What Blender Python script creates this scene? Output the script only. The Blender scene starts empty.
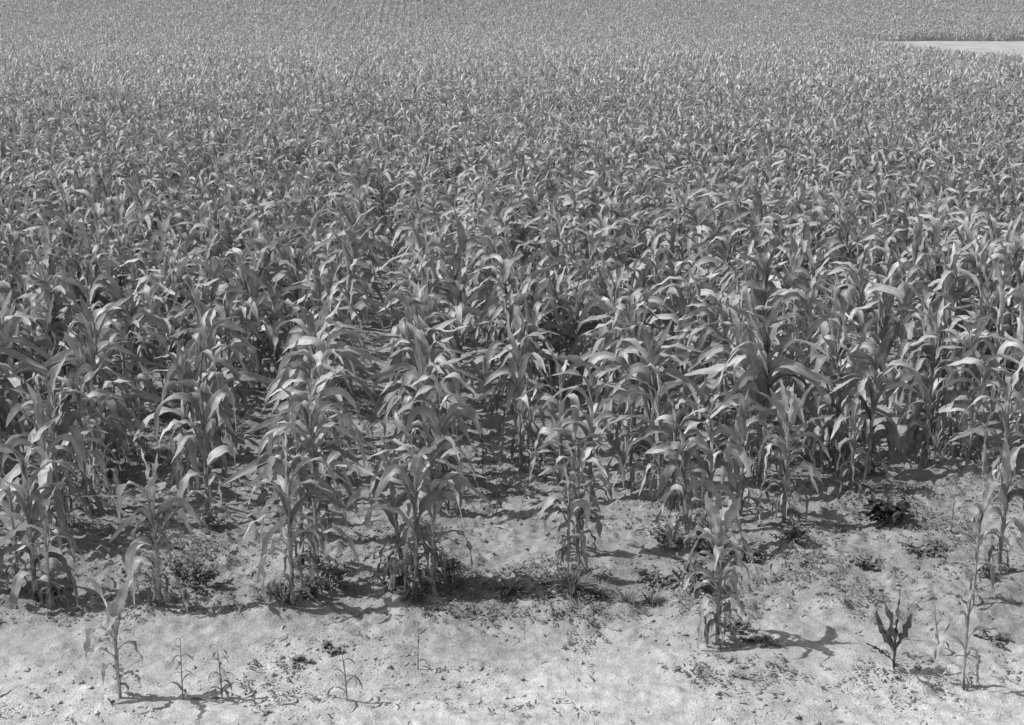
import bpy, math, random
import numpy as np
from mathutils import Vector, Matrix

random.seed(11)
rng = np.random.default_rng(11)
scene = bpy.context.scene
C = scene.collection
PI = math.pi
R = math.radians

# ------------------------------------------------------------------ camera
CAM_H, PITCH, FPX = 4.5, R(14.22), 1375.0
cd = bpy.data.cameras.new('camera')
cam = bpy.data.objects.new('camera', cd)
C.objects.link(cam)
cam.location = (0, 0, CAM_H)
cam.rotation_euler = (PI/2 - PITCH, 0, 0)
cd.sensor_width = 36.0
cd.lens = FPX/1024*36
cd.clip_start, cd.clip_end = 0.1, 5000
scene.camera = cam

def spot(px, py):
    """ground point seen at a place in the photograph (used once, to survey where plants stand)"""
    a = (px-512)/FPX
    b = (362.5-py)/FPX
    d = (a, math.cos(PITCH)+b*math.sin(PITCH), -math.sin(PITCH)+b*math.cos(PITCH))
    t = CAM_H/-d[2]
    return d[0]*t, d[1]*t

# ------------------------------------------------------------------ world and sun
SUN_EL, SUN_AZ = R(50), R(179)          # towards the sun: left, a touch to the front
sd = Vector((math.cos(SUN_AZ)*math.cos(SUN_EL), math.sin(SUN_AZ)*math.cos(SUN_EL), math.sin(SUN_EL)))
w = bpy.data.worlds.new('World'); scene.world = w; w.use_nodes = True
nt = w.node_tree; nt.nodes.clear()
sky = nt.nodes.new('ShaderNodeTexSky'); sky.sky_type = 'NISHITA'; sky.sun_disc = False
sky.sun_elevation = SUN_EL
sky.sun_rotation = math.atan2(sd.x, sd.y)
sky.dust_density = 2.0
bw = nt.nodes.new('ShaderNodeRGBToBW')
bg = nt.nodes.new('ShaderNodeBackground'); bg.inputs[1].default_value = 0.13
ow = nt.nodes.new('ShaderNodeOutputWorld')
nt.links.new(sky.outputs[0], bw.inputs[0]); nt.links.new(bw.outputs[0], bg.inputs[0]); nt.links.new(bg.outputs[0], ow.inputs[0])
sl = bpy.data.lights.new('sun', 'SUN'); sl.energy = 4.4; sl.angle = R(0.6); sl.color = (1, 1, 1)
so = bpy.data.objects.new('sun', sl); C.objects.link(so); so.location = (-30, 0, 40)
so.rotation_euler = sd.to_track_quat('Z', 'Y').to_euler()
scene.view_settings.view_transform = 'Standard'
scene.view_settings.look = 'None'
scene.view_settings.exposure = 0
scene.cycles.max_bounces = 6
scene.cycles.transparent_max_bounces = 4

# ------------------------------------------------------------------ materials
def newmat(name):
    m = bpy.data.materials.new(name); m.use_nodes = True
    n = m.node_tree; n.nodes.clear()
    return m, n, (lambda t, **k: mk(n, t, **k))
def mk(n, t, **k):
    x = n.nodes.new(t)
    for a, b in k.items(): setattr(x, a, b)
    return x
def mathn(n, op, a, b=None, c=None, clamp=False):
    x = n.nodes.new('ShaderNodeMath'); x.operation = op; x.use_clamp = clamp
    for i, v in enumerate((a, b, c)):
        if v is None: continue
        if isinstance(v, (int, float)): x.inputs[i].default_value = v
        else: n.links.new(v, x.inputs[i])
    return x.outputs[0]
def maprange(n, v, a, b, c, d):
    x = n.nodes.new('ShaderNodeMapRange')
    n.links.new(v, x.inputs[0])
    for i, q in enumerate((a, b, c, d)): x.inputs[i+1].default_value = q
    return x.outputs[0]
def grey(n, v):
    x = n.nodes.new('ShaderNodeCombineColor')
    for i in range(3): n.links.new(v, x.inputs[i])
    return x.outputs[0]

def leaf_material(name, base, spread=0.5, transl=0.22, rough=0.42, rib=1.5, obj_random=True, far=None):
    m, n, N = newmat(name)
    uv = N('ShaderNodeUVMap')
    sep = N('ShaderNodeSeparateXYZ'); n.links.new(uv.outputs[0], sep.inputs[0])
    u, v = sep.outputs[0], sep.outputs[1]
    tone = N('ShaderNodeAttribute', attribute_name='tone').outputs[2]
    oi = N('ShaderNodeObjectInfo').outputs[5]
    geo = N('ShaderNodeNewGeometry')
    # long parallel veins
    cx = N('ShaderNodeCombineXYZ')
    n.links.new(mathn(n, 'MULTIPLY', u, 46.0), cx.inputs[0])
    n.links.new(mathn(n, 'MULTIPLY', v, 2.2), cx.inputs[1])
    n.links.new(mathn(n, 'MULTIPLY', tone, 37.0), cx.inputs[2])
    vein = N('ShaderNodeTexNoise'); vein.inputs['Scale'].default_value = 1.0; vein.inputs['Detail'].default_value = 2
    n.links.new(cx.outputs[0], vein.inputs['Vector'])
    tc = N('ShaderNodeTexCoord')
    blot = N('ShaderNodeTexNoise'); blot.inputs['Scale'].default_value = 9.0; blot.inputs['Detail'].default_value = 4
    n.links.new(geo.outputs['Position'], blot.inputs['Vector'])
    d = mathn(n, 'ABSOLUTE', mathn(n, 'SUBTRACT', u, 0.5))
    ribm = mathn(n, 'MULTIPLY', maprange(n, d, 0.025, 0.085, 1.0, 0.0), maprange(n, v, 0.0, 0.85, 1.0, 0.0))
    f = mathn(n, 'MULTIPLY', maprange(n, tone, 0, 1, 1-spread, 1+spread), maprange(n, vein.outputs[0], 0.3, 0.7, 0.74, 1.24))
    f = mathn(n, 'MULTIPLY', f, maprange(n, blot.outputs[0], 0.3, 0.7, 0.72, 1.25))
    if obj_random: f = mathn(n, 'MULTIPLY', f, maprange(n, oi, 0, 1, 0.85, 1.15))
    f = mathn(n, 'MULTIPLY', f, mathn(n, 'ADD', 1.0, mathn(n, 'MULTIPLY', ribm, rib-1)))
    # scorched pale tips
    f = mathn(n, 'MULTIPLY', f, maprange(n, v, 0.75, 1.0, 1.0, 1.35))
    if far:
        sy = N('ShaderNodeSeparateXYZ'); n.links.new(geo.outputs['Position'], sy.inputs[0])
        f = mathn(n, 'MULTIPLY', f, maprange(n, sy.outputs[1], 20, 130, 1.0, far/base))  # distance haze painted into the leaf colour, paler further off
    f = mathn(n, 'MULTIPLY', f, base)
    col = grey(n, f)
    p = N('ShaderNodeBsdfPrincipled')
    n.links.new(col, p.inputs['Base Color'])
    p.inputs['Roughness'].default_value = rough
    p.inputs['Specular IOR Level'].default_value = 0.42
    bump = N('ShaderNodeBump'); bump.inputs['Strength'].default_value = 0.35; bump.inputs['Distance'].default_value = 0.004
    n.links.new(vein.outputs[0], bump.inputs['Height']); n.links.new(bump.outputs[0], p.inputs['Normal'])
    t = N('ShaderNodeBsdfTranslucent'); n.links.new(col, t.inputs[0])
    mx = N('ShaderNodeMixShader'); mx.inputs[0].default_value = transl
    n.links.new(p.outputs[0], mx.inputs[1]); n.links.new(t.outputs[0], mx.inputs[2])
    o = N('ShaderNodeOutputMaterial'); n.links.new(mx.outputs[0], o.inputs[0])
    return m

def rough_material(name, base, scale, lo=0.7, hi=1.3, rough=0.85, bump=0.3, stretch=(1, 1, 1)):
    m, n, N = newmat(name)
    tc = N('ShaderNodeNewGeometry')
    mp = N('ShaderNodeMapping'); mp.inputs['Scale'].default_value = stretch
    n.links.new(tc.outputs['Position'], mp.inputs[0])
    no = N('ShaderNodeTexNoise'); no.inputs['Scale'].default_value = scale; no.inputs['Detail'].default_value = 5
    n.links.new(mp.outputs[0], no.inputs['Vector'])
    f = mathn(n, 'MULTIPLY', maprange(n, no.outputs[0], 0.3, 0.7, lo, hi), base)
    p = N('ShaderNodeBsdfPrincipled'); n.links.new(grey(n, f), p.inputs['Base Color'])
    p.inputs['Roughness'].default_value = rough
    p.inputs['Specular IOR Level'].default_value = 0.25
    b = N('ShaderNodeBump'); b.inputs['Strength'].default_value = bump; b.inputs['Distance'].default_value = 0.01
    n.links.new(no.outputs[0], b.inputs['Height']); n.links.new(b.outputs[0], p.inputs['Normal'])
    o = N('ShaderNodeOutputMaterial'); n.links.new(p.outputs[0], o.inputs[0])
    return m

M_LEAF = leaf_material('corn_leaf', 0.35, spread=.38, rough=.47, rib=1.75)
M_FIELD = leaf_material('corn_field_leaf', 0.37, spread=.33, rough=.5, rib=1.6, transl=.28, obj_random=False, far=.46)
M_DRY = leaf_material('dry_leaf', 0.33, transl=0.15, rough=0.7, rib=1.15)
M_DARK = leaf_material('dark_leaf', 0.085, spread=0.25, transl=0.05)
M_WEED = leaf_material('weed_leaf', 0.20, spread=0.45, rib=1.1, rough=0.55)
M_STALK = rough_material('corn_stalk', 0.25, 14, 0.6, 1.4, 0.55, stretch=(1, 1, .35))

# ------------------------------------------------------------------ noise
def vnoise(x, y, seed=0):
    xi = np.floor(x).astype(np.int64); yi = np.floor(y).astype(np.int64)
    fx = x-xi; fy = y-yi
    fx = fx*fx*(3-2*fx); fy = fy*fy*(3-2*fy)
    def h(a, b):
        n = (a*374761393 + b*668265263 + seed*974634777) & 0xffffffff
        n = ((n ^ (n >> 13))*1274126177) & 0xffffffff
        return ((n ^ (n >> 16)) & 0xffff)/65535.0
    return (h(xi, yi)*(1-fx)+h(xi+1, yi)*fx)*(1-fy) + (h(xi, yi+1)*(1-fx)+h(xi+1, yi+1)*fx)*fy

ROW, ROW0, SLOPE = 1.085, -0.66, -0.0684
def sstep(a, b, x):
    t = np.clip((x-a)/(b-a), 0, 1); return t*t*(3-2*t)
def hill(y):
    """the land climbs gently at the far end of the field"""
    t = np.clip(np.asarray(y, float)-130, 0, None)
    return np.where(t < 120, 5.3e-4*t*t, 5.3e-4*14400+.127*np.minimum(t-120, 60)*(1-.5*np.minimum(t-120, 60)/60))
def gh(x, y):
    """height of the soil"""
    x = np.asarray(x, float); y = np.asarray(y, float)
    rx = (x-(ROW0+SLOPE*(y-9.97)))/ROW
    tilled = sstep(9.45, 9.95, y + 0.25*(vnoise(x*0.9, y*0.2, 5)-.5))
    h = 0.030*np.cos(rx*2*PI)*tilled + 0.03*tilled
    near = 1-sstep(16, 24, y)
    # lumps thrown across by the cultivator
    r = vnoise(x/0.42, y/0.10+0.8*np.sin(x*2.1), 7)
    h = h + near*tilled*0.065*np.clip(r-0.45, 0, 1)*(0.4+1.2*vnoise(x/.8, y/.8, 8))
    r = vnoise(x/0.16+3, y/0.09, 17)
    h = h + near*tilled*0.035*np.clip(r-0.4, 0, 1)
    amp = 0.85+0.75*tilled
    patch = np.clip(vnoise(x/0.6, y/0.5, 31)*.7+vnoise(x/0.22, y/0.2, 32)*.5-.15, 0, 1)*1.3
    h = h + near*amp*(0.9*patch+.35)*(0.020*np.clip(vnoise(x/0.14+5, y/0.12, 41)-.4, 0, 1)*2 + 0.030*np.clip(vnoise(x/0.075, y/0.075, 2)-.55, 0, 1)*1.6 + 0.022*np.clip(vnoise(x/0.038+9, y/0.038, 3)-.5, 0, 1)*1.6)
    h = h + 0.06*(vnoise(x/1.3, y/1.3, 4)-.5) + 0.022*near*(vnoise(x/0.3, y/0.3, 6)-.5)
    # lugs of a tractor tyre along the edge of the crop
    yy = y-(9.55+0.10*np.sin(x*0.7)); band = np.clip(1-np.abs(yy)/0.11, 0, 1)
    lug = np.clip(np.sin((x+0.9*yy)*2*PI/0.17)*1.5, -1, 1)*(vnoise(x/0.9, y*0+3, 9) > .35)
    h = h - 0.022*np.clip(1-np.abs(y-8.75-.08*np.sin(x))/.16, 0, 1)**.6*(vnoise(x/.7, y*0, 12) > .3) + 0.018*band**.5*lug*((x > -0.6) & (x < 2.4))
    return h+hill(y)
def z_at(x, y): return float(gh(np.array([x]), np.array([y]))[0])

# ------------------------------------------------------------------ mesh helpers
class MB:
    """collects quads with uv and a tone value"""
    def __init__(self): self.V = []; self.F = []; self.UV = []; self.T = []; self.n = 0
    def grid(self, P, U, tone):           # P (a,b,3)  U (a,b,2)
        a, b = P.shape[:2]
        self.V.append(P.reshape(-1, 3)); self.UV.append(U.reshape(-1, 2)); self.T.append(np.full(a*b, tone))
        i = np.arange(a-1)[:, None]*b+np.arange(b-1)[None, :]
        f = np.stack([i, i+1, i+b+1, i+b], -1).reshape(-1, 4)+self.n
        self.F.append(f); self.n += a*b
    def arrays(self):
        return np.concatenate(self.V), np.concatenate(self.F), np.concatenate(self.UV), np.concatenate(self.T)
    def mesh(self, name, mat): return to_mesh(name, *self.arrays(), mat)

def to_mesh(name, V, F, UV, T, mat):
    me = bpy.data.meshes.new(name)
    me.vertices.add(len(V)); me.vertices.foreach_set('co', V.astype(np.float32).ravel())
    me.loops.add(F.size); me.loops.foreach_set('vertex_index', F.astype(np.int32).ravel())
    me.polygons.add(len(F)); me.polygons.foreach_set('loop_start', (np.arange(len(F))*4).astype(np.int32))
    me.polygons.foreach_set('use_smooth', np.ones(len(F), bool))
    me.update(calc_edges=True)
    uvl = me.uv_layers.new(name='UVMap'); uvl.data.foreach_set('uv', UV[F.ravel()].astype(np.float32).ravel())
    at = me.attributes.new('tone', 'FLOAT', 'POINT'); at.data.foreach_set('value', T.astype(np.float32))
    me.materials.append(mat); me.validate(clean_customdata=False)
    return me

def obj(name, me, parent=None, loc=None, kind=None):
    o = bpy.data.objects.new(name, me); C.objects.link(o)
    if parent: o.parent = parent
    if loc: o.location = loc
    if kind: o['kind'] = kind
    return o
def thing(name, label, cat, loc, rz=0, group=None, scale=1.0):
    o = bpy.data.objects.new(name, None); C.objects.link(o)
    o.empty_display_size = 0.1
    o.location = loc; o.rotation_euler = (0, 0, rz); o.scale = (scale,)*3
    o['label'] = label; o['category'] = cat
    if group: o['group'] = group
    return o

def tube(mb, pts, rad, sides=8, tone=.5):
    pts = np.asarray(pts, float); rad = np.asarray(rad, float); n = len(pts)
    T = np.gradient(pts, axis=0); T /= np.linalg.norm(T, axis=1)[:, None]+1e-9
    ref = np.where(np.abs(T[:, 2:3]) > 0.9, np.array([[1., 0, 0]]), np.array([[0, 0, 1.]]))
    A = np.cross(T, ref); A /= np.linalg.norm(A, axis=1)[:, None]+1e-9
    B = np.cross(T, A)
    th = np.linspace(0, 2*PI, sides+1)
    P = pts[:, None]+rad[:, None, None]*(np.cos(th)[None, :, None]*A[:, None]+np.sin(th)[None, :, None]*B[:, None])
    s = np.linspace(0, 1, n)
    U = np.stack([np.broadcast_to(th/(2*PI), (n, sides+1)), np.broadcast_to(s[:, None], (n, sides+1))], -1)
    mb.grid(P, U, tone)

def leaf(mb, base, az, e0, e1, L, W, nseg=12, across=2, bendpos=.45, sharp=1.0, drift=0., twist=0., fold=R(32), wave=.010, tone=.5, r=random, roll=0.):
    """one blade: leaves the stem at elevation e0, bends over to e1 around bendpos"""
    s = np.linspace(0, 1, nseg+1)
    k = 1/(1+np.exp(-(s-bendpos)*7*sharp)); k0 = 1/(1+math.exp(bendpos*7*sharp)); k1 = 1/(1+math.exp(-(1-bendpos)*7*sharp))
    k = (k-k0)/(k1-k0)
    el = e0+(e1-e0)*k
    hd = az+drift*s*s
    T = np.stack([np.cos(hd)*np.cos(el), np.sin(hd)*np.cos(el), np.sin(el)], -1)
    ds = L/nseg
    P = np.array(base)[None]+np.concatenate([np.zeros((1, 3)), np.cumsum((T[:-1]+T[1:])/2*ds, axis=0)])
    S = np.stack([-np.sin(hd), np.cos(hd), 0*hd], -1)
    Nn = np.cross(T, S)
    tw = roll*(1-np.exp(-s*6))+twist*s**1.4
    S2 = S*np.cos(tw)[:, None]+Nn*np.sin(tw)[:, None]; N2 = Nn*np.cos(tw)[:, None]-S*np.sin(tw)[:, None]
    wd = W*np.minimum(1, .55+2.4*s)*np.clip(1-s**2.8, 0, 1)**.8
    wd[-1] = W*.02
    fo = fold*(1-.72*s)
    if across == 1: u = np.array([-1., 1.])
    elif across == 2: u = np.array([-1., 0, 1.])
    else: u = np.linspace(-1, 1, across+1)
    ph = [r.uniform(0, 6.3), r.uniform(0, 6.3)]; fr = r.uniform(2.0, 5.0)
    lift = np.abs(u)[None]*np.sin(fo)[:, None]*wd[:, None]/2
    env = np.sin(PI*np.clip(s*1.05, 0, 1))
    wv = np.where(u[None] < 0, np.sin(2*PI*fr*s+ph[0])[:, None], np.sin(2*PI*fr*s+ph[1])[:, None])*wave*env[:, None]*(np.abs(u)**2)[None]
    if across == 1: lift = lift*0
    X = P[:, None]+S2[:, None]*(u[None]*np.cos(fo)[:, None]*wd[:, None]/2)[..., None]+N2[:, None]*(lift+wv)[..., None]*1.0
    U = np.stack([np.broadcast_to((u[None]+1)/2, X.shape[:2]), np.broadcast_to(s[:, None], X.shape[:2])], -1)
    mb.grid(X, U, tone)

# ------------------------------------------------------------------ corn
def corn_spec(r, H=1.6, n=13, plane=None, droop=1.0, LW=1.0, upright=.3):
    """list of blade parameters; H is the full height to the tips of the whorl"""
    if plane is None: plane = r.uniform(0, PI)
    st = H*0.74
    out = []
    for i in range(n):
        f = i/(n-1)
        z = st*(0.08+0.92*f**.92)
        az = plane+PI*(i % 2)+r.gauss(0, .38)
        g = math.sin(PI*min(1, .22+.66*f))
        lo = .74+.26*min(1, f/.35)
        L = H*(0.27+.24*g)*r.uniform(.75, 1.15)*lo
        W = (0.062+.047*g)*r.uniform(.78, 1.15)*LW*(H/1.6)**.5*lo
        if f > .8:            # whorl
            e0 = R(r.uniform(74, 87)); e1 = R(r.uniform(-70, 40) if r.random() > upright else r.uniform(45, 78)); bp = r.uniform(.32, .62)
            L *= .88
        elif f > .35:
            e0 = R(r.uniform(60, 82)); e1 = R(r.choice([r.uniform(-92, -60), r.uniform(-65, -15)]))*droop; bp = r.uniform(.3, .58)
        else:
            e0 = R(r.uniform(45, 75)); e1 = R(r.uniform(-92, -70))*droop; bp = r.uniform(.2, .4)
        dry = f < .22 and r.random() < .65
        out.append(dict(z=z, az=az, e0=e0, e1=e1, L=L, W=W*(.6 if dry else 1), bp=bp, sharp=r.choice([r.uniform(.8, 2), r.uniform(1.8, 3.4)]), drift=r.gauss(0, .5),
                        twist=r.gauss(0, 1.0), tone=r.random(), dry=dry, fold=R(r.uniform(12, 45)), roll=r.gauss(0, .45)))
    return st, out

def lean_pts(st, n, lean, laz, bow):
    z = np.linspace(0, st, n); t = z/st
    off = lean*t+bow*t*t
    return np.stack([math.cos(laz)*off, math.sin(laz)*off, z], -1)

def stalk_mesh(mb, st, lean, laz, bow, r0=.015, r=random, tone=.5, sides=8):
    nn = max(4, int(st/.13)); n = nn*3+1
    P = lean_pts(st, n, lean, laz, bow); t = np.linspace(0, 1, n)
    rad = r0*(1-.62*t)
    rad[::3] *= 1.22; rad[1::3] *= .95
    P = P+np.stack([rng.normal(0, .0015, n), rng.normal(0, .0015, n), np.zeros(n)], -1)
    P[0, 2] = -.04
    tube(mb, P, rad, sides, tone)

def build_corn(root, st, spec, r, lean=0., laz=0., bow=0., nseg=13, across=4, r0=.015, leafmat=None, rags=3):
    mb = MB(); stalk_mesh(mb, st, lean, laz, bow, r0, r)
    # sheaths hugging the stem
    obj('stalk', mb.mesh('stalk', M_STALK), root)
    for d in spec:
        t = d['z']/st; off = lean*t+bow*t*t
        b = (math.cos(laz)*off+math.cos(d['az'])*r0*.4, math.sin(laz)*off+math.sin(d['az'])*r0*.4, d['z'])
        mb = MB()
        # sheath
        sh = min(.13, d['z']*.8)
        tp = (d['z']-sh)/st; o2 = lean*tp+bow*tp*tp
        tube(mb, [(math.cos(laz)*o2, math.sin(laz)*o2, d['z']-sh), ((math.cos(laz)*(o2+off))/2, (math.sin(laz)*(o2+off))/2, d['z']-sh/2), (b[0], b[1], b[2]+.012)],
             [r0*(1.12-.6*t), r0*(1.25-.6*t), r0*(1.30-.55*t)], 7, d['tone'])
        leaf(mb, b, d['az'], d['e0'], d['e1'], d['L'], d['W'], nseg, across, d['bp'], d['sharp'], d['drift'], d['twist'], d['fold'], .019, d['tone'], r, d['roll'])
        lo = obj('leaf', mb.mesh('leaf', M_DRY if d['dry'] else (leafmat or M_LEAF)), root)
        if d['dry']: lo['label'] = 'dry withered lower leaf'
    for q in range(rags):
        z = r.uniform(.04, .35)*st; az = r.uniform(0, 2*PI); t = z/st; off = lean*t+bow*t*t
        mb = MB()
        leaf(mb, (math.cos(laz)*off, math.sin(laz)*off, z), az, R(r.uniform(20, 60)), R(-88), r.uniform(.14, .34), r.uniform(.02, .04), 8, 2, .2, 2, r.gauss(0, 1), r.gauss(0, 2), R(60), .01, r.random(), r)
        lo = obj('leaf', mb.mesh('leaf', M_DRY), root); lo['label'] = 'dry withered lower leaf'
    return root

def corn_arrays(r, level, H=1.6):
    """whole plant as one array set, for the mass of plants further off"""
    n = {0: 13, 1: 11, 2: 10}[level]
    st, spec = corn_spec(r, H, n, droop=.95, upright=.18)
    mb = MB()
    if level == 2:
        spec = spec[2:]
        for d in spec[-3:]: d['e0'] *= .8; d['L'] *= .85
    lean, laz, bow = r.uniform(-.06, .06), r.uniform(0, 6.3), r.uniform(-.05, .05)
    P = lean_pts(st, 4 if level < 2 else 2, lean, laz, bow)
    tube(mb, P, np.linspace(.015, .006, len(P)), 5 if level == 0 else 3, .5)
    for d in spec:
        t = d['z']/st; off = lean*t+bow*t*t
        b = (math.cos(laz)*off, math.sin(laz)*off, d['z'])
        k = {0: (10, 2), 1: (6, 2), 2: (4, 1)}[level]
        W = d['W']*(1.0 if level < 2 else 1.1)
        leaf(mb, b, d['az'], d['e0'], d['e1'], d['L'], W, k[0], k[1], d['bp'], d['sharp'], d['drift'], d['twist'], d['fold'], .018, d['tone'], r, d['roll'])
    return mb.arrays()

# ------------------------------------------------------------------ foreground plants, one by one
GRP = 'corn plants in the front fringe of the field'
front_pos = []
def fg(px, py, H, label, seed, n=14, plane=None, lean=0., laz=0., bow=0., droop=1., LW=1., upright=.2, r0=.015, spec=None, mat=None, rags=9, group=GRP, cat='corn plant', name='corn_plant'):
    r = random.Random(seed)
    x, y = spot(px, py); front_pos.append((x, y))
    root = thing(name, label, cat, (x, y, z_at(x, y)), 0, group)
    st, sp = corn_spec(r, H, n, plane, droop, LW, upright)
    for d in sp: d['L'] *= .92 if d['z'] < .6*st else 1.0
    if spec:
        sp = []
        for (z, az, e0, e1, L, W, bp, sh, tw) in spec:
            sp.append(dict(z=z, az=R(az), e0=R(e0), e1=R(e1), L=L, W=W, bp=bp, sharp=sh, drift=r.gauss(0, .15), twist=tw, tone=r.uniform(.45, .9), dry=False, fold=R(28), roll=(1.25 if e1 > 50 else .35)*(1 if abs(az-180) < 60 else -1)))
        st = max(s['z'] for s in sp)+.02
        if H > 1.1:
            _, extra = corn_spec(r, st*1.30, 12, r.uniform(-.3, .3), 1, .85, .5)
            sp += [e for e in extra if e['z'] < st*.8]
    build_corn(root, st, sp, r, lean, laz, bow, 14, 4, r0, mat, rags)
    return root

# z, azimuth, start elev, end elev, length, width, bend position, sharpness, twist
fg(120, 697, .85, 'small young corn plant with upright leaves alone at the lower left edge', 1, r0=.012, rags=1, spec=[
    (.46, 160, 78, 50, .46, .105, .6, 1, .1), (.48, 15, 82, 62, .40, .100, .6, 1, -.1), (.42, 178, 58, -80, .42, .08, .38, 1.8, .2), (.46, 75, 78, 10, .44, .085, .6, 1, 0),
    (.34, -5, 58, -80, .34, .055, .36, 1.5, 0), (.28, 188, 55, -50, .36, .06, .45, 1, .5), (.20, 150, 50, -85, .28, .04, .3, 1, 0), (.14, 20, 55, -85, .26, .04, .3, 1, 0), (.48, 285, 74, -20, .40, .075, .5, 1, .2), (.38, 240, 60, -60, .34, .06, .4, 1, .2)])
fg(717, 647, 1.15, 'pale young corn plant standing forward alone, two broad top leaves in a V', 2, r0=.013, spec=[
    (.76, 168, 78, 66, .42, .125, .6, 1, .25), (.78, 12, 76, 64, .38, .120, .6, 1, -.25), (.80, 75, 70, -30, .46, .085, .5, 1, 0), (.74, 285, 62, -60, .46, .085, .45, 1.4, 0), (.70, 130, 60, -50, .48, .08, .45, 1.4, 0), (.66, 320, 58, -60, .46, .08, .45, 1.4, 0), (.72, 182, 62, -84, .50, .075, .38, 2.0, .2),
    (.60, 172, 55, -70, .42, .07, .45, 1.5, .2), (.70, -8, 66, -84, .36, .05, .4, 2.0, -.4), (.48, 20, 55, -84, .34, .04, .35, 1.4, .6), (.30, 200, 50, -86, .30, .04, .3, 1.6, .6),
    (.22, 0, 60, -80, .30, .045, .35, 1, .5), (.40, 160, 55, -84, .40, .055, .35, 1.4, .3), (.34, 340, 55, -84, .36, .05, .35, 1.4, .3), (.14, 100, 50, -84, .26, .04, .35, 1.4, .3), (.66, 250, 70, -60, .40, .06, .5, 1.3, .2)])
fg(293, 612, 1.40, 'corn plant with wide leaves arching right, front of second fringe clump from left', 3, r0=.015, rags=5, spec=[
    (1.02, 172, 84, -86, .46, .085, .45, 2.4, .1), (1.00, 40, 78, -70, .50, .08, .45, 2, .2), (.96, -3, 62, -85, .72, .085, .48, 1.6, .25), (.86, 180, 55, -70, .52, .08, .45, 1.8, -.4),
    (.86, 15, 50, -40, .62, .075, .5, 1.2, .3), (.72, 195, 55, -86, .55, .06, .35, 2.5, .3), (.62, 330, 45, -80, .45, .06, .4, 1.6, .2), (.45, 150, 50, -86, .36, .045, .4, 1.6, .8),
    (.30, -10, 55, -86, .42, .075, .38, 2.4, .2), (1.08, 250, 85, 60, .40, .07, .6, 1, .3), (1.05, 100, 86, 70, .34, .06, .6, 1, .3)])
fg(318, 590, 1.62, 'tall corn plant with long leaves drooping left, rear of second fringe clump', 4, r0=.016, spec=[
    (1.20, 176, 70, -85, .78, .085, .40, 1.6, .2), (1.12, 190, 62, -80, .86, .085, .36, 1.3, -.3), (1.04, 168, 55, -82, .80, .075, .38, 1.5, .3), (1.24, -4, 75, -86, .70, .08, .38, 2.0, .1),
    (1.18, 12, 68, -84, .82, .085, .36, 1.3, -.3), (1.26, 150, 84, -80, .60, .08, .42, 2.3, .1), (1.28, 30, 86, 40, .46, .07, .6, 1, .3), (1.0, 20, 55, -80, .66, .07, .4, 1.5, .3),
    (.85, 195, 50, -84, .6, .06, .4, 1.4, .3), (.7, 340, 50, -84, .5, .06, .4, 1.4, .3), (.5, 170, 40, -84, .4, .05, .4, 1.4, .3), (1.30, 260, 86, 55, .4, .065, .6, 1, .3)])
fg(303, 572, 1.35, 'short leafy corn plant between the two of the second fringe clump', 40, plane=.4)
fg(417, 602, 1.40, 'corn plant with two hanging folded top leaves in the centre left clump', 5, plane=.1, LW=1.1, upright=0.)
fg(434, 598, 1.50, 'taller corn plant on the right of the centre left clump', 6, plane=2.9, LW=1.05, upright=.1)
fg(404, 588, 1.25, 'corn plant on the left of the centre left clump, leaves hanging low', 7, plane=.3, lean=-.1)
fg(440, 520, 1.55, 'corn plant directly behind the centre left clump', 8, plane=.2)
fg(568, 585, 1.02, 'slender short corn plant rising from the grass tuft at the centre', 9, n=9, plane=.1, LW=.9, upright=0, r0=.012)
fg(577, 560, 1.22, 'narrow corn plant with hanging leaves just behind the central grass tuft', 10, plane=3.0, LW=.9)
fg(590, 505, 1.55, 'corn plant with folded wide top leaves behind the central slender ones', 12, plane=.4, LW=1.1, upright=0)
fg(560, 490, 1.45, 'corn plant to the left behind the central slender ones', 13, plane=2.8)
fg(688, 560, 1.20, 'corn plant leaning left in the weedy clump at centre right', 14, plane=.2, LW=1.1, upright=.0, lean=-.08)
fg(708, 548, 1.32, 'corn plant with hanging pale top leaf in the weedy clump at centre right', 15, plane=.1, LW=1.15, upright=0.)
fg(672, 535, 1.35, 'corn plant on the left side of the weedy clump at centre right', 16, plane=3.0)
fg(740, 520, 1.30, 'bent corn plant between the weedy clump and the upright dark whorl', 17, plane=.5)
fg(783, 530, 1.30, 'corn plant with upright fan of dark top leaves over bare stem', 18, r0=.016, spec=[
    (.80, 165, 76, 60, .50, .08, .6, 1, .2), (.82, 15, 74, 55, .50, .085, .6, 1, -.2), (.86, 60, 82, 72, .48, .08, .6, 1, .1), (.86, 120, 82, 65, .48, .08, .6, 1, -.1), (.84, 190, 72, 30, .52, .08, .6, 1, .4),
    (.74, 0, 62, 5, .52, .075, .5, 1, -.3), (.88, 270, 84, 66, .44, .08, .6, 1, -.2), (.70, 176, 50, -84, .5, .07, .4, 2, .3), (.6, 10, 55, -80, .5, .06, .4, 1.6, .3), (.4, 180, 45, -84, .4, .045, .4, 1.6, .3), (.3, 20, 45, -84, .35, .04, .3, 1.6, .3)])
fg(868, 480, 1.55, 'tall dark corn plant left of the low broad weed at right', 19, plane=.0, LW=1.1, upright=.4, r0=.019)
fg(850, 500, 1.15, 'short corn plant at the foot of the tall dark one at right', 20, plane=.8, n=9)
fg(925, 470, 1.40, 'corn plant with hanging leaves behind the bare patch at right', 21, plane=.1)
fg(948, 462, 1.35, 'corn plant with a pale ragged stem near the right edge', 22, plane=1.0)
fg(1000, 500, 1.30, 'corn plant cut by the right edge of the view above the spindly stem', 23, plane=.3)
fg(998, 575, 1.15, 'leafy corn plant cut by the right edge beside the top of the spindly stem', 43, plane=.5)
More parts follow.
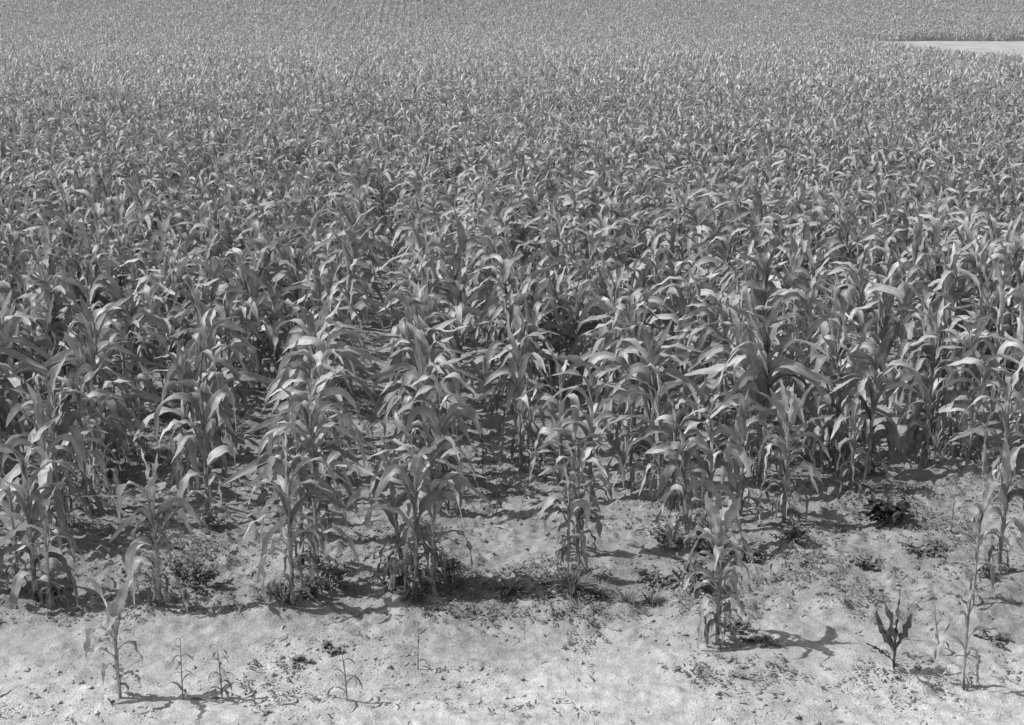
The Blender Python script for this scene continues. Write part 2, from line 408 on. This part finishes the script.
fg(835, 478, 1.35, 'corn plant left of the tall dark one at right, leaves arching left', 44, plane=.1)
fg(209, 527, 1.62, 'tall isolated corn plant with dark leafy stem, left of the long bare furrow', 24, plane=.9, LW=1.0, r0=.019, n=13, rags=7)
fg(88, 520, 1.45, 'corn plant with two broad leaves hanging side by side at left', 25, plane=.3, LW=1.1, upright=0)
fg(108, 512, 1.35, 'corn plant right beside the one with two hanging leaves', 26, plane=2.5)
fg(37, 606, 1.45, 'tall corn plant at the left edge with pale tattered leaves', 27, plane=.3, LW=1.05, rags=5)
fg(52, 612, .98, 'short corn plant with a bare thin stem right of the left edge clump', 28, n=8, plane=.2, LW=1., r0=.011)
fg(20, 600, 1.05, 'short corn plant furthest left in the left edge clump', 29, n=8, plane=1.2)
fg(160, 612, 1.22, 'ragged corn plant with thick dry stem beside the bushy weed', 30, r0=.022, rags=9, spec=[
    (.82, 176, 60, -86, .62, .085, .42, 2.2, .3), (.88, 20, 84, 78, .36, .06, .6, 1, .2), (.88, 150, 84, 70, .40, .06, .6, 1, .2), (.80, 200, 30, 5, .55, .06, .5, 1, .4), (.70, 10, 60, -84, .42, .06, .35, 1.8, .3),
    (.6, 180, 60, -84, .40, .06, .3, 1.8, .3), (.5, 330, 60, -84, .36, .05, .3, 1.8, .3), (.38, 190, 60, -84, .3, .05, .3, 1.8, .8), (.85, 280, 80, 20, .4, .06, .5, 1, .3)])
fg(893, 676, .50, 'tiny dark corn seedling with cupped leaves at the lower right', 31, r0=.010, rags=0, mat=M_DARK, spec=[
    (.12, 170, 58, 74, .36, .050, .5, 1, .5), (.14, 10, 60, 84, .30, .075, .5, 1, -.4), (.16, 150, 80, 62, .40, .045, .6, 1, .3), (.16, 60, 86, 84, .46, .03, .6, 1, .1), (.06, 190, 42, 30, .30, .020, .5, 1, .4), (.14, 200, 62, 100, .26, .04, .5, 1, .3)])
fg(972, 612, .98, 'spindly corn plant with thin leafless stem near the right edge', 32, n=8, plane=.4, LW=.62, r0=.009, rags=2, upright=.6)
fg(962, 690, .85, 'withered thin corn plant with twisted narrow leaves at lower right corner', 33, n=9, plane=.1, LW=.42, r0=.009, rags=4, upright=.2)

# ------------------------------------------------------------------ rows of the field
def in_field(x, y): return y > 176+1.5*math.sin(x*.5) or x < 39.9+.9*math.sin(y*.21)*math.sin(y*.083+1)+.3*math.sin(y*1.3)
plants = []
rr = random.Random(77)
edge_start = {}
FARY = 250.
kmin, kmax = -95, 130
for k in range(kmin, kmax):
    r = random.Random(1000+k)
    y = 10.35+r.uniform(0, .5)
    xx = ROW0+k*ROW
    # where each row closes up behind its thin front end
    y = {-3: 11.0, -2: 12.1, -1: 11.3, 0: 12.3, 1: 12.8, 2: 12.0, 3: 12.5, 4: 12.6}.get(k, 9.9 if k < 0 else 12.4)+r.uniform(0, .25)
    while y < FARY:
        x = xx+SLOPE*(y-9.97)+r.gauss(0, .055 if y < 16 else (.10 if y < 26 else (.15 if y < 60 else .13)))
        half = .3724*(y*.97+1.1)*1.16+3.5
        sp = 0.37 if y < 60 else .44
        if abs(x) < half and in_field(x, y):
            thin = .18 if y < 13 else (.07 if y < 18 else .02)
            if r.random() > thin:
                plants.append((x, y))
                if r.random() < .28 and y < 40: plants.append((x+r.uniform(-.1, .1), y+r.uniform(-.1, .1)))
                if r.random() < .34 and y > 15.5: plants.append((x+r.uniform(.25, .8), y+r.uniform(-.1, .1)))
        y += sp*r.uniform(.65, 1.35)
plants = [p for p in plants if not (p[1] < 13 and any((p[0]-q[0])**2+(p[1]-q[1])**2 < .30**2 for q in front_pos))]
# bare ground left open by missing plants
def openland(x, y):
    return (y < 10.9 and -2.5 < x < 2.0)
plants = [p for p in plants if not openland(*p)]
plants.sort(key=lambda p: p[1])
def inview(x, y):
    zc = y*math.cos(PITCH)+(CAM_H-.8)*math.sin(PITCH)
    return abs(x)/zc*FPX < 512+25
near, mass = [], []
budget = 300-len(front_pos)
for p in plants:
    if len(near) < budget and inview(*p): near.append(p)
    else: mass.append(p)

HEIGHT = lambda x, y: float(1.0+.16*(vnoise(np.array([x/2.2]), np.array([y/2.2]), 50)[0]-.5))
protos = []
for i in range(16):
    r = random.Random(500+i)
    st, sp = corn_spec(r, 1.62*r.uniform(.93, 1.07), r.choice([13, 14, 15]), 0.0, 1.0, r.uniform(.95, 1.2), .3)
    protos.append((st, sp, r.uniform(-.1, .1), r.uniform(0, 6.3), r.uniform(-.08, .08), r))
LAB = 'tall leafy corn plant in the dense rows behind the front fringe'
GR2 = 'corn plants crowded in the rows behind the front fringe'
first = {}
for i, (x, y) in enumerate(near):
    k = rr.randrange(16)
    s = HEIGHT(x, y)*rr.uniform(.86, 1.08)
    if y < 12: s *= .92
    rz = rr.uniform(0, 2*PI) if rr.random() < .5 else rr.gauss(0, .5)+PI*rr.randrange(2)
    loc = (x, y, z_at(x, y))
    if k not in first:
        root = thing('corn_plant', LAB, 'corn plant', loc, rz, GR2, s)
        st, sp, lean, laz, bow, r = protos[k]
        build_corn(root, st, sp, r, lean, laz, bow, 11, 4, .015, None, 4)
        first[k] = (root, list(root.children))
    else:
        src, kids = first[k]
        root = src.copy(); C.objects.link(root)
        root.location = loc; root.rotation_euler = (0, 0, rz); root.scale = (s,)*3
        for c in kids:
            d = c.copy(); C.objects.link(d); d.parent = root

# ------------------------------------------------------------------ the rest of the field as one object
def assemble(points, lib, zs, seed):
    r = np.random.default_rng(seed)
    pts = np.array(points); n = len(pts)
    idx = r.integers(0, len(lib), n)
    ang = np.where(r.random(n) < .5, r.uniform(0, 2*PI, n), r.normal(0, .5, n)+PI*r.integers(0, 2, n))
    sc = r.uniform(.86, 1.1, n)*(1+.16*(vnoise(pts[:, 0]/2.2, pts[:, 1]/2.2, 50)-.5)+.22*(vnoise(pts[:, 0]/7, pts[:, 1]/9, 51)-.5)*sstep(20, 40, pts[:, 1]))
    Vs, Fs, Us, Ts = [], [], [], []; off = 0
    for q in range(len(lib)):
        m = idx == q
        if not m.any(): continue
        V, F, U, T = lib[q]; c = np.cos(ang[m])[:, None]; s = np.sin(ang[m])[:, None]; k = sc[m][:, None]
        X = (V[None, :, 0]*c-V[None, :, 1]*s)*k+pts[m, 0][:, None]
        Y = (V[None, :, 0]*s+V[None, :, 1]*c)*k+pts[m, 1][:, None]
        Z = V[None, :, 2]*k+zs[m][:, None]
        nn = int(m.sum())
        Vs.append(np.stack([X, Y, Z], -1).reshape(-1, 3))
        Fs.append((F[None]+(np.arange(nn)*len(V))[:, None, None]).reshape(-1, 4)+off); off += nn*len(V)
        Us.append(np.tile(U, (nn, 1))); tt = (T[None]+r.random(nn)[:, None]*.999) % 1.0
        Ts.append(tt.reshape(-1))
    return np.concatenate(Vs), np.concatenate(Fs), np.concatenate(Us), np.concatenate(Ts)

pa = np.array(mass); zs = gh(pa[:, 0], pa[:, 1])
parts = []
for lv, (a, b), cnt in ((0, (0, 34), 20), (1, (34, 62), 16), (2, (62, 999), 14)):
    m = (pa[:, 1] >= a) & (pa[:, 1] < b)
    lib = [corn_arrays(random.Random(900+lv*50+i), lv, 1.60) for i in range(cnt)]
    parts.append(assemble(pa[m], lib, zs[m], 40+lv))
    print('level', lv, int(m.sum()), 'faces', len(parts[-1][1]))
off = 0; VV, FF, UU, TT = [], [], [], []
for V, F, U, T in parts:
    VV.append(V); FF.append(F+off); UU.append(U); TT.append(T); off += len(V)
nfar = len(parts[2][1])
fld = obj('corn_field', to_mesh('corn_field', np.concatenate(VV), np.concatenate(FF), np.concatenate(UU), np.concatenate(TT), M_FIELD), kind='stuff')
fld['label'] = 'vast field of corn plants receding in rows to the far edge'; fld['category'] = 'corn field'
del parts, VV, FF, UU, TT

# ------------------------------------------------------------------ soil
def axis(fine0, fine1, step, lo, hi, grow=1.22):
    a = list(np.arange(fine0, fine1+1e-6, step))
    d = step
    while a[-1] < hi: d *= grow; a.append(a[-1]+d)
    d = step
    while a[0] > lo: d *= grow; a.insert(0, a[0]-d)
    return np.array(a)
gx = axis(-5.6, 5.6, .022, -3000, 3000, 1.10); gy = axis(7.2, 14.5, .022, -400, 4500, 1.10)
X, Y = np.meshgrid(gx, gy, indexing='ij'); Z = gh(X, Y)
# a gap-free fall-off of relief with distance from the camera
far = 1-sstep(60, 120, np.sqrt(X*X+Y*Y)); Z = (Z-hill(Y))*far+hill(Y)
m, n, N = newmat('soil')
geo = N('ShaderNodeNewGeometry'); pos = geo.outputs['Position']
def noise(scale, det, st=(1, 1, 1), loc=(0, 0, 0)):
    mp = N('ShaderNodeMapping'); mp.inputs['Scale'].default_value = st; mp.inputs['Location'].default_value = loc; n.links.new(pos, mp.inputs[0])
    q = N('ShaderNodeTexNoise'); q.inputs['Scale'].default_value = scale; q.inputs['Detail'].default_value = det; q.inputs['Roughness'].default_value = .62
    n.links.new(mp.outputs[0], q.inputs['Vector']); return q.outputs[0]
n1 = noise(.9, 5); n2 = noise(7, 6, loc=(3, 1, 0)); n3 = noise(60, 3); n4 = noise(150, 2)
sp = N('ShaderNodeSeparateXYZ'); n.links.new(pos, sp.inputs[0])
front_tone = maprange(n, sp.outputs[1], 8.4, 10.1, 1.68, 1.0)  # soil colour gets paler towards the camera
f = mathn(n, 'MULTIPLY', maprange(n, n1, .3, .7, .80, 1.15), maprange(n, n2, .35, .65, .76, 1.16))
f = mathn(n, 'MULTIPLY', f, maprange(n, n3, .35, .65, .84, 1.13))
vo = N('ShaderNodeTexVoronoi'); vo.inputs['Scale'].default_value = 34; n.links.new(pos, vo.inputs['Vector'])
speck = maprange(n, vo.outputs['Distance'], .08, .2, .72, 1.0)
f = mathn(n, 'MULTIPLY', f, mathn(n, 'MAXIMUM', speck, maprange(n, n2, .45, .55, 1.0, 0.0)))
f = mathn(n, 'MULTIPLY', f, front_tone); f = mathn(n, 'MULTIPLY', f, maprange(n, sp.outputs[1], 60, 200, .30, .18))
p = N('ShaderNodeBsdfPrincipled'); n.links.new(grey(n, f), p.inputs['Base Color']); p.inputs['Roughness'].default_value = .95
p.inputs['Specular IOR Level'].default_value = .1
hb = mathn(n, 'ADD', mathn(n, 'MULTIPLY', n2, .5), mathn(n, 'ADD', mathn(n, 'MULTIPLY', n3, .35), mathn(n, 'MULTIPLY', n4, .15)))
b = N('ShaderNodeBump'); b.inputs['Strength'].default_value = 1.0; b.inputs['Distance'].default_value = .035
n.links.new(hb, b.inputs['Height']); n.links.new(b.outputs[0], p.inputs['Normal'])
o = N('ShaderNodeOutputMaterial'); n.links.new(p.outputs[0], o.inputs[0])
M_SOIL = m
mb = MB(); P = np.stack([X, Y, Z], -1); mb.grid(P, P[..., :2], .5)
V, F, UV, T = mb.arrays(); F = F[:, ::-1]
obj('ground', to_mesh('ground', V, F, UV, T, M_SOIL), kind='structure')

# pale open ground beyond the crop's right hand edge
M_PALE = rough_material('pale_ground', .40, .5, .82, 1.1, .95, .4)
mb = MB()
xs = np.linspace(40.4, 400, 60); ys = np.linspace(20, 175.5, 60); X, Y = np.meshgrid(xs, ys, indexing='ij')
P = np.stack([X, Y, .14+hill(Y)], -1); mb.grid(P, P[..., :2], .5)
V, F, UV, T = mb.arrays()
obj('bare_field', to_mesh('bare_field', V, F[:, ::-1], UV, T, M_PALE), kind='structure')

# clods
def clod_arrays(r):
    a, b = 5, 7
    th = np.linspace(0, PI, a); ph = np.linspace(0, 2*PI, b)
    T_, P_ = np.meshgrid(th, ph, indexing='ij')
    rad = 1+.34*r.normal(size=T_.shape); rad[:, -1] = rad[:, 0]; rad[0] = rad[0, 0]; rad[-1] = rad[-1, 0]
    G = np.stack([np.sin(T_)*np.cos(P_)*rad, np.sin(T_)*np.sin(P_)*rad, .5*np.cos(T_)*rad], -1)
    mb = MB(); mb.grid(G, G[..., :2], .5); return mb.arrays()
nr = np.random.default_rng(5); lib = [clod_arrays(nr) for _ in range(12)]
n_cl = 22000
cx = nr.uniform(-5, 5, n_cl*3); cy = 7.6+nr.uniform(0, 1, n_cl*3)**1.1*7
keep = (vnoise(cx/.5, cy/.4, 31)*.75+.25*nr.random(n_cl*3)+.12*(cy > 9.7)) > .56
cx, cy = cx[keep][:n_cl], cy[keep][:n_cl]; cz = gh(cx, cy)
Vs, Fs, Us = [], [], []; off = 0
for i in range(len(cx)):
    V, F, U, T = lib[i % 12]; s = min(.022, .0040*math.exp(nr.exponential(.46))); a = nr.uniform(0, 6.28); c, d = math.cos(a), math.sin(a)
    Q = V*s; Q = np.stack([Q[:, 0]*c-Q[:, 1]*d+cx[i], Q[:, 0]*d+Q[:, 1]*c+cy[i], Q[:, 2]+cz[i]+s*.1], -1)
    Vs.append(Q); Fs.append(F+off); Us.append(U); off += len(V)
V = np.concatenate(Vs)
cl = obj('soil_clods', to_mesh('soil_clods', V, np.concatenate(Fs), np.concatenate(Us), np.zeros(len(V)), M_SOIL), kind='stuff')
cl['label'] = 'crumbled clods of soil strewn over the bare ground'; cl['category'] = 'clods'

# ------------------------------------------------------------------ weeds
def small_leaf(mb, p, az, el, L, W, tone, r, curl=None):
    leaf(mb, p, az, el, (el-R(r.uniform(30, 90))) if curl is None else curl, L, W, 4, 2, .5, 1, r.gauss(0, .3), r.gauss(0, .4), R(25), .002, tone, r)

def broad_clump(px, py, rad, h, nl, label, seed, mat=M_WEED, ll=.045):
    r = random.Random(seed); x, y = spot(px, py)
    root = thing('weed', label, 'weed', (x, y, z_at(x, y)))
    ms, ml = MB(), MB(); per = 14
    for q in range(max(4, nl//per)):
        a = r.uniform(0, 6.28); d = rad*math.sqrt(r.random()); tx, ty = math.cos(a)*d, math.sin(a)*d
        tz = h*(1-.6*(d/rad)**2)*r.uniform(.5, 1)
        pts = [(tx*.25, ty*.25, -.02), (tx*.6, ty*.6, tz*.6), (tx, ty, tz)]
        tube(ms, pts, [.004, .003, .0015], 4)
        for j in range(per):
            t = r.uniform(.3, 1); bx, by, bz = tx*(.25+.75*t), ty*(.25+.75*t), tz*t
            small_leaf(ml, (bx, by, bz), r.uniform(0, 6.28), R(r.uniform(0, 60)), ll*r.uniform(.6, 1.4), ll*.55*r.uniform(.7, 1.2), r.random(), r)
    obj('stems', ms.mesh('stems', M_STALK), root); obj('foliage', ml.mesh('foliage', mat), root)
    return root
def grass_tuft(px, py, rad, h, nb, label, seed, mat=M_WEED):
    r = random.Random(seed); x, y = spot(px, py); mb = MB()
    for q in range(nb):
        a = r.uniform(0, 6.28); d = rad*.4*r.random()
        leaf(mb, (math.cos(a)*d, math.sin(a)*d, -.01), a+r.gauss(0, .4), R(r.uniform(50, 85)), R(r.uniform(-50, 50)), h*r.uniform(.5, 1.2), .008*r.uniform(.7, 1.4), 5, 1, .5, 1, 0, r.gauss(0, .5), R(20), 0, r.random(), r)
    o = obj('grass_tuft', mb.mesh('grass_tuft', mat), None, (x, y, z_at(x, y)))
    o['label'] = label; o['category'] = 'grass tuft'; return o
def spindly(px, py, h, label, seed, lean=.0, nl=11, mat=M_WEED, ll=.16, lw=.02, cat='weed'):
    r = random.Random(seed); x, y = spot(px, py)
    root = thing('weed', label, cat, (x, y, z_at(x, y)))
    ms = MB(); P = lean_pts(h, 8, lean, r.uniform(0, 6.3), r.uniform(-.05, .05)); P[0, 2] = -.03
    tube(ms, P, np.linspace(.006, .002, 8), 6); obj('stem', ms.mesh('stem', M_STALK), root)
    ml = MB()
    for j in range(nl):
        t = (j+1)/nl; i = min(7, int(t*7)); p = P[i]
        leaf(ml, p, j*2.4+r.gauss(0, .4), R(r.uniform(30, 65)), R(r.uniform(-80, -20)), ll*(1.15-.6*t)*r.uniform(.8, 1.2), lw, 7, 2, .4, 1.2, r.gauss(0, .3), r.gauss(0, .4), R(25), .002, r.random(), r)
    obj('foliage', ml.mesh('foliage', mat), root); return root

broad_clump(197, 590, .26, .24, 420, 'bushy broad leaved weed right of the ragged dry stemmed corn', 1)
broad_clump(425, 598, .16, .22, 200, 'leafy weed around the foot of the centre left corn clump', 38)
broad_clump(312, 606, .14, .24, 200, 'curly leafed weed at the foot of the arching corn plant', 39)
broad_clump(45, 604, .16, .16, 160, 'low weed at the foot of the left edge corn clump', 40)
broad_clump(212, 535, .15, .2, 160, 'weed at the foot of the tall isolated corn plant', 41)
broad_clump(715, 560, .2, .3, 260, 'tall weed tangled among the leaning corn stems at centre right', 42)
broad_clump(172, 585, .14, .16, 120, 'small leafy weed at the foot of the ragged corn', 2)
broad_clump(332, 592, .20, .30, 300, 'dark leafy weed under the arching leaves of the second fringe clump', 3)
broad_clump(280, 600, .12, .12, 110, 'low sprawling weed left of the second fringe clump', 4)
broad_clump(392, 592, .13, .18, 130, 'low weed left of the centre left corn clump', 5)
broad_clump(448, 590, .14, .20, 150, 'leafy weed right of the centre left corn clump', 6)
grass_tuft(508, 600, .16, .20, 130, 'dark wiry grass tuft between the two central corn clumps', 7)
grass_tuft(572, 603, .22, .24, 220, 'widest grass tuft, around the slender central corn', 8)
grass_tuft(548, 598, .10, .14, 60, 'small grass tuft left of the widest one', 9)
grass_tuft(628, 608, .10, .24, 50, 'thin grass tuft standing on its own right of centre', 10)
grass_tuft(283, 610, .16, .20, 110, 'grass tuft left of the stem of the arching corn plant', 50)
grass_tuft(412, 608, .18, .18, 120, 'grass tuft in front of the centre left corn clump', 51)
grass_tuft(455, 600, .14, .18, 90, 'grass tuft at the right foot of the centre left corn clump', 52)
grass_tuft(598, 603, .13, .18, 90, 'grass tuft touching the right side of the widest one', 53)
grass_tuft(150, 612, .13, .15, 80, 'grass tuft left of the ragged dry stemmed corn', 54)
grass_tuft(650, 607, .13, .16, 80, 'short grass tuft just below the spreading weed right of centre', 55)
broad_clump(655, 590, .20, .16, 240, 'spreading low weed left of the weedy corn clump', 11)
broad_clump(692, 598, .22, .28, 380, 'thick weed under the leaning corn at centre right', 12)
broad_clump(668, 555, .20, .25, 260, 'weed behind the thick one at centre right', 13)
broad_clump(745, 560, .22, .14, 260, 'low weed mat right of the weedy corn clump', 14)
broad_clump(790, 548, .25, .12, 260, 'flat weed patch around the bare stem with the fan of leaves', 15)
broad_clump(888, 532, .25, .32, 170, 'dark broad leaved weed with big rounded leaves on the bare patch', 16, leaf_material('weed_dark', .07, .3), .09)
broad_clump(925, 560, .24, .10, 260, 'low weed mat below the dark broad weed at right', 17)
broad_clump(868, 572, .16, .09, 140, 'small weed patch left of the mat at right', 18)
broad_clump(735, 632, .14, .10, 150, 'sprawling weed at the foot of the pale young corn', 19)
broad_clump(760, 645, .18, .05, 120, 'flat weed just right of the pale young corn', 20)
broad_clump(985, 585, .14, .10, 120, 'small weed by the spindly corn at the right edge', 21)
broad_clump(995, 640, .16, .12, 120, 'curled weed at the right edge lower corner', 22)
broad_clump(570, 520, .20, .3, 260, 'leafy weed in the row left of the folded leaf corn', 23)
broad_clump(300, 665, .08, .04, 50, 'tiny flat weed alone on the pale soil at lower left', 24)
broad_clump(333, 652, .10, .06, 80, 'small dark rosette above the drooping weed at the bottom', 25)
spindly(183, 699, .42, 'thin weed with drooping narrow leaves right of the small young corn', 26)
spindly(222, 697, .40, 'bushier thin weed with curled leaves at the bottom left', 27, nl=18)
spindly(347, 703, .42, 'drooping narrow leaved weed at the bottom left of centre', 28, ll=.2)
spindly(418, 668, .34, 'faint thin weed on the pale ground below the centre left clump', 29, nl=7, ll=.1)
spindly(940, 655, .40, 'leaning thin weed between the dark seedling and the withered corn', 30, lean=.1, nl=7)
spindly(735, 600, .30, 'thin weed beside the stem of the pale young corn', 31, nl=9)
spindly(483, 480, .50, 'dark drooping weed standing in the open furrow left of centre', 33, nl=9, mat=M_DARK, ll=.14, lw=.03)
spindly(497, 522, .46, 'scraggy dark weed lower in the open furrow left of centre', 34, nl=8, mat=M_DARK, ll=.14, lw=.025)
spindly(330, 540, .4, 'thin dark weed behind the second fringe clump', 35, nl=8)
spindly(375, 480, .5, 'dark drooping weed in the furrow left of the centre left clump', 36, nl=8, mat=M_DARK)
spindly(950, 545, .4, 'thin upright weed on the bare patch near the right edge', 37, nl=6)

# ground cover too small and too many to count
r = random.Random(8); mb = MB()
for q in range(26000):
    x = r.uniform(-5, 5); y = 8.2+r.random()**.8*8
    k = (x-(ROW0+SLOPE*(y-9.97)))/ROW; dr = abs(k-round(k))
    dens = float(vnoise(np.array([x/.55]), np.array([y/.55]), 61)[0])
    dens = dens*1.1-.30-dr*.6+(.10 if x > .9 else 0)
    if y < 9.6: dens -= .25*(1 if x < 1.2 else .75)
    if r.random()*.45 > dens: continue
    z = z_at(x, y)
    for j in range(r.randint(3, 7)):
        small_leaf(mb, (x+r.gauss(0, .02), y+r.gauss(0, .02), z+r.uniform(0, .03)), r.uniform(0, 6.28), R(r.uniform(5, 60)), r.uniform(.015, .045), r.uniform(.008, .02), r.random(), r)
g = obj('ground_weeds', mb.mesh('ground_weeds', M_WEED), kind='stuff'); g['label'] = 'scattered tiny weeds and leaf litter along the rows'; g['category'] = 'ground cover'

# dry fallen leaf scraps and bits of straw
mb = MB()
for q in range(2600):
    x = r.uniform(-5, 5); y = 8.0+r.random()**.8*7.5
    k = (x-(ROW0+SLOPE*(y-9.97)))/ROW; dr = abs(k-round(k))
    if r.random() < dr*1.5+(.35 if y < 9.7 else 0): continue
    leaf(mb, (x, y, z_at(x, y)+.012), r.uniform(0, 6.28), R(r.uniform(-5, 25)), R(r.uniform(-40, 5)), r.uniform(.03, .16), r.uniform(.004, .022), 4, 2, .5, 1, r.gauss(0, .8), r.gauss(0, 1.2), R(30), .004, r.random(), r)
g = obj('leaf_litter', mb.mesh('leaf_litter', M_DRY), kind='stuff'); g['label'] = 'dry leaf scraps and straw fallen between the rows'; g['category'] = 'leaf litter'

print('objects', len(bpy.data.objects), 'near y', near[-1][1], 'mass', len(mass))
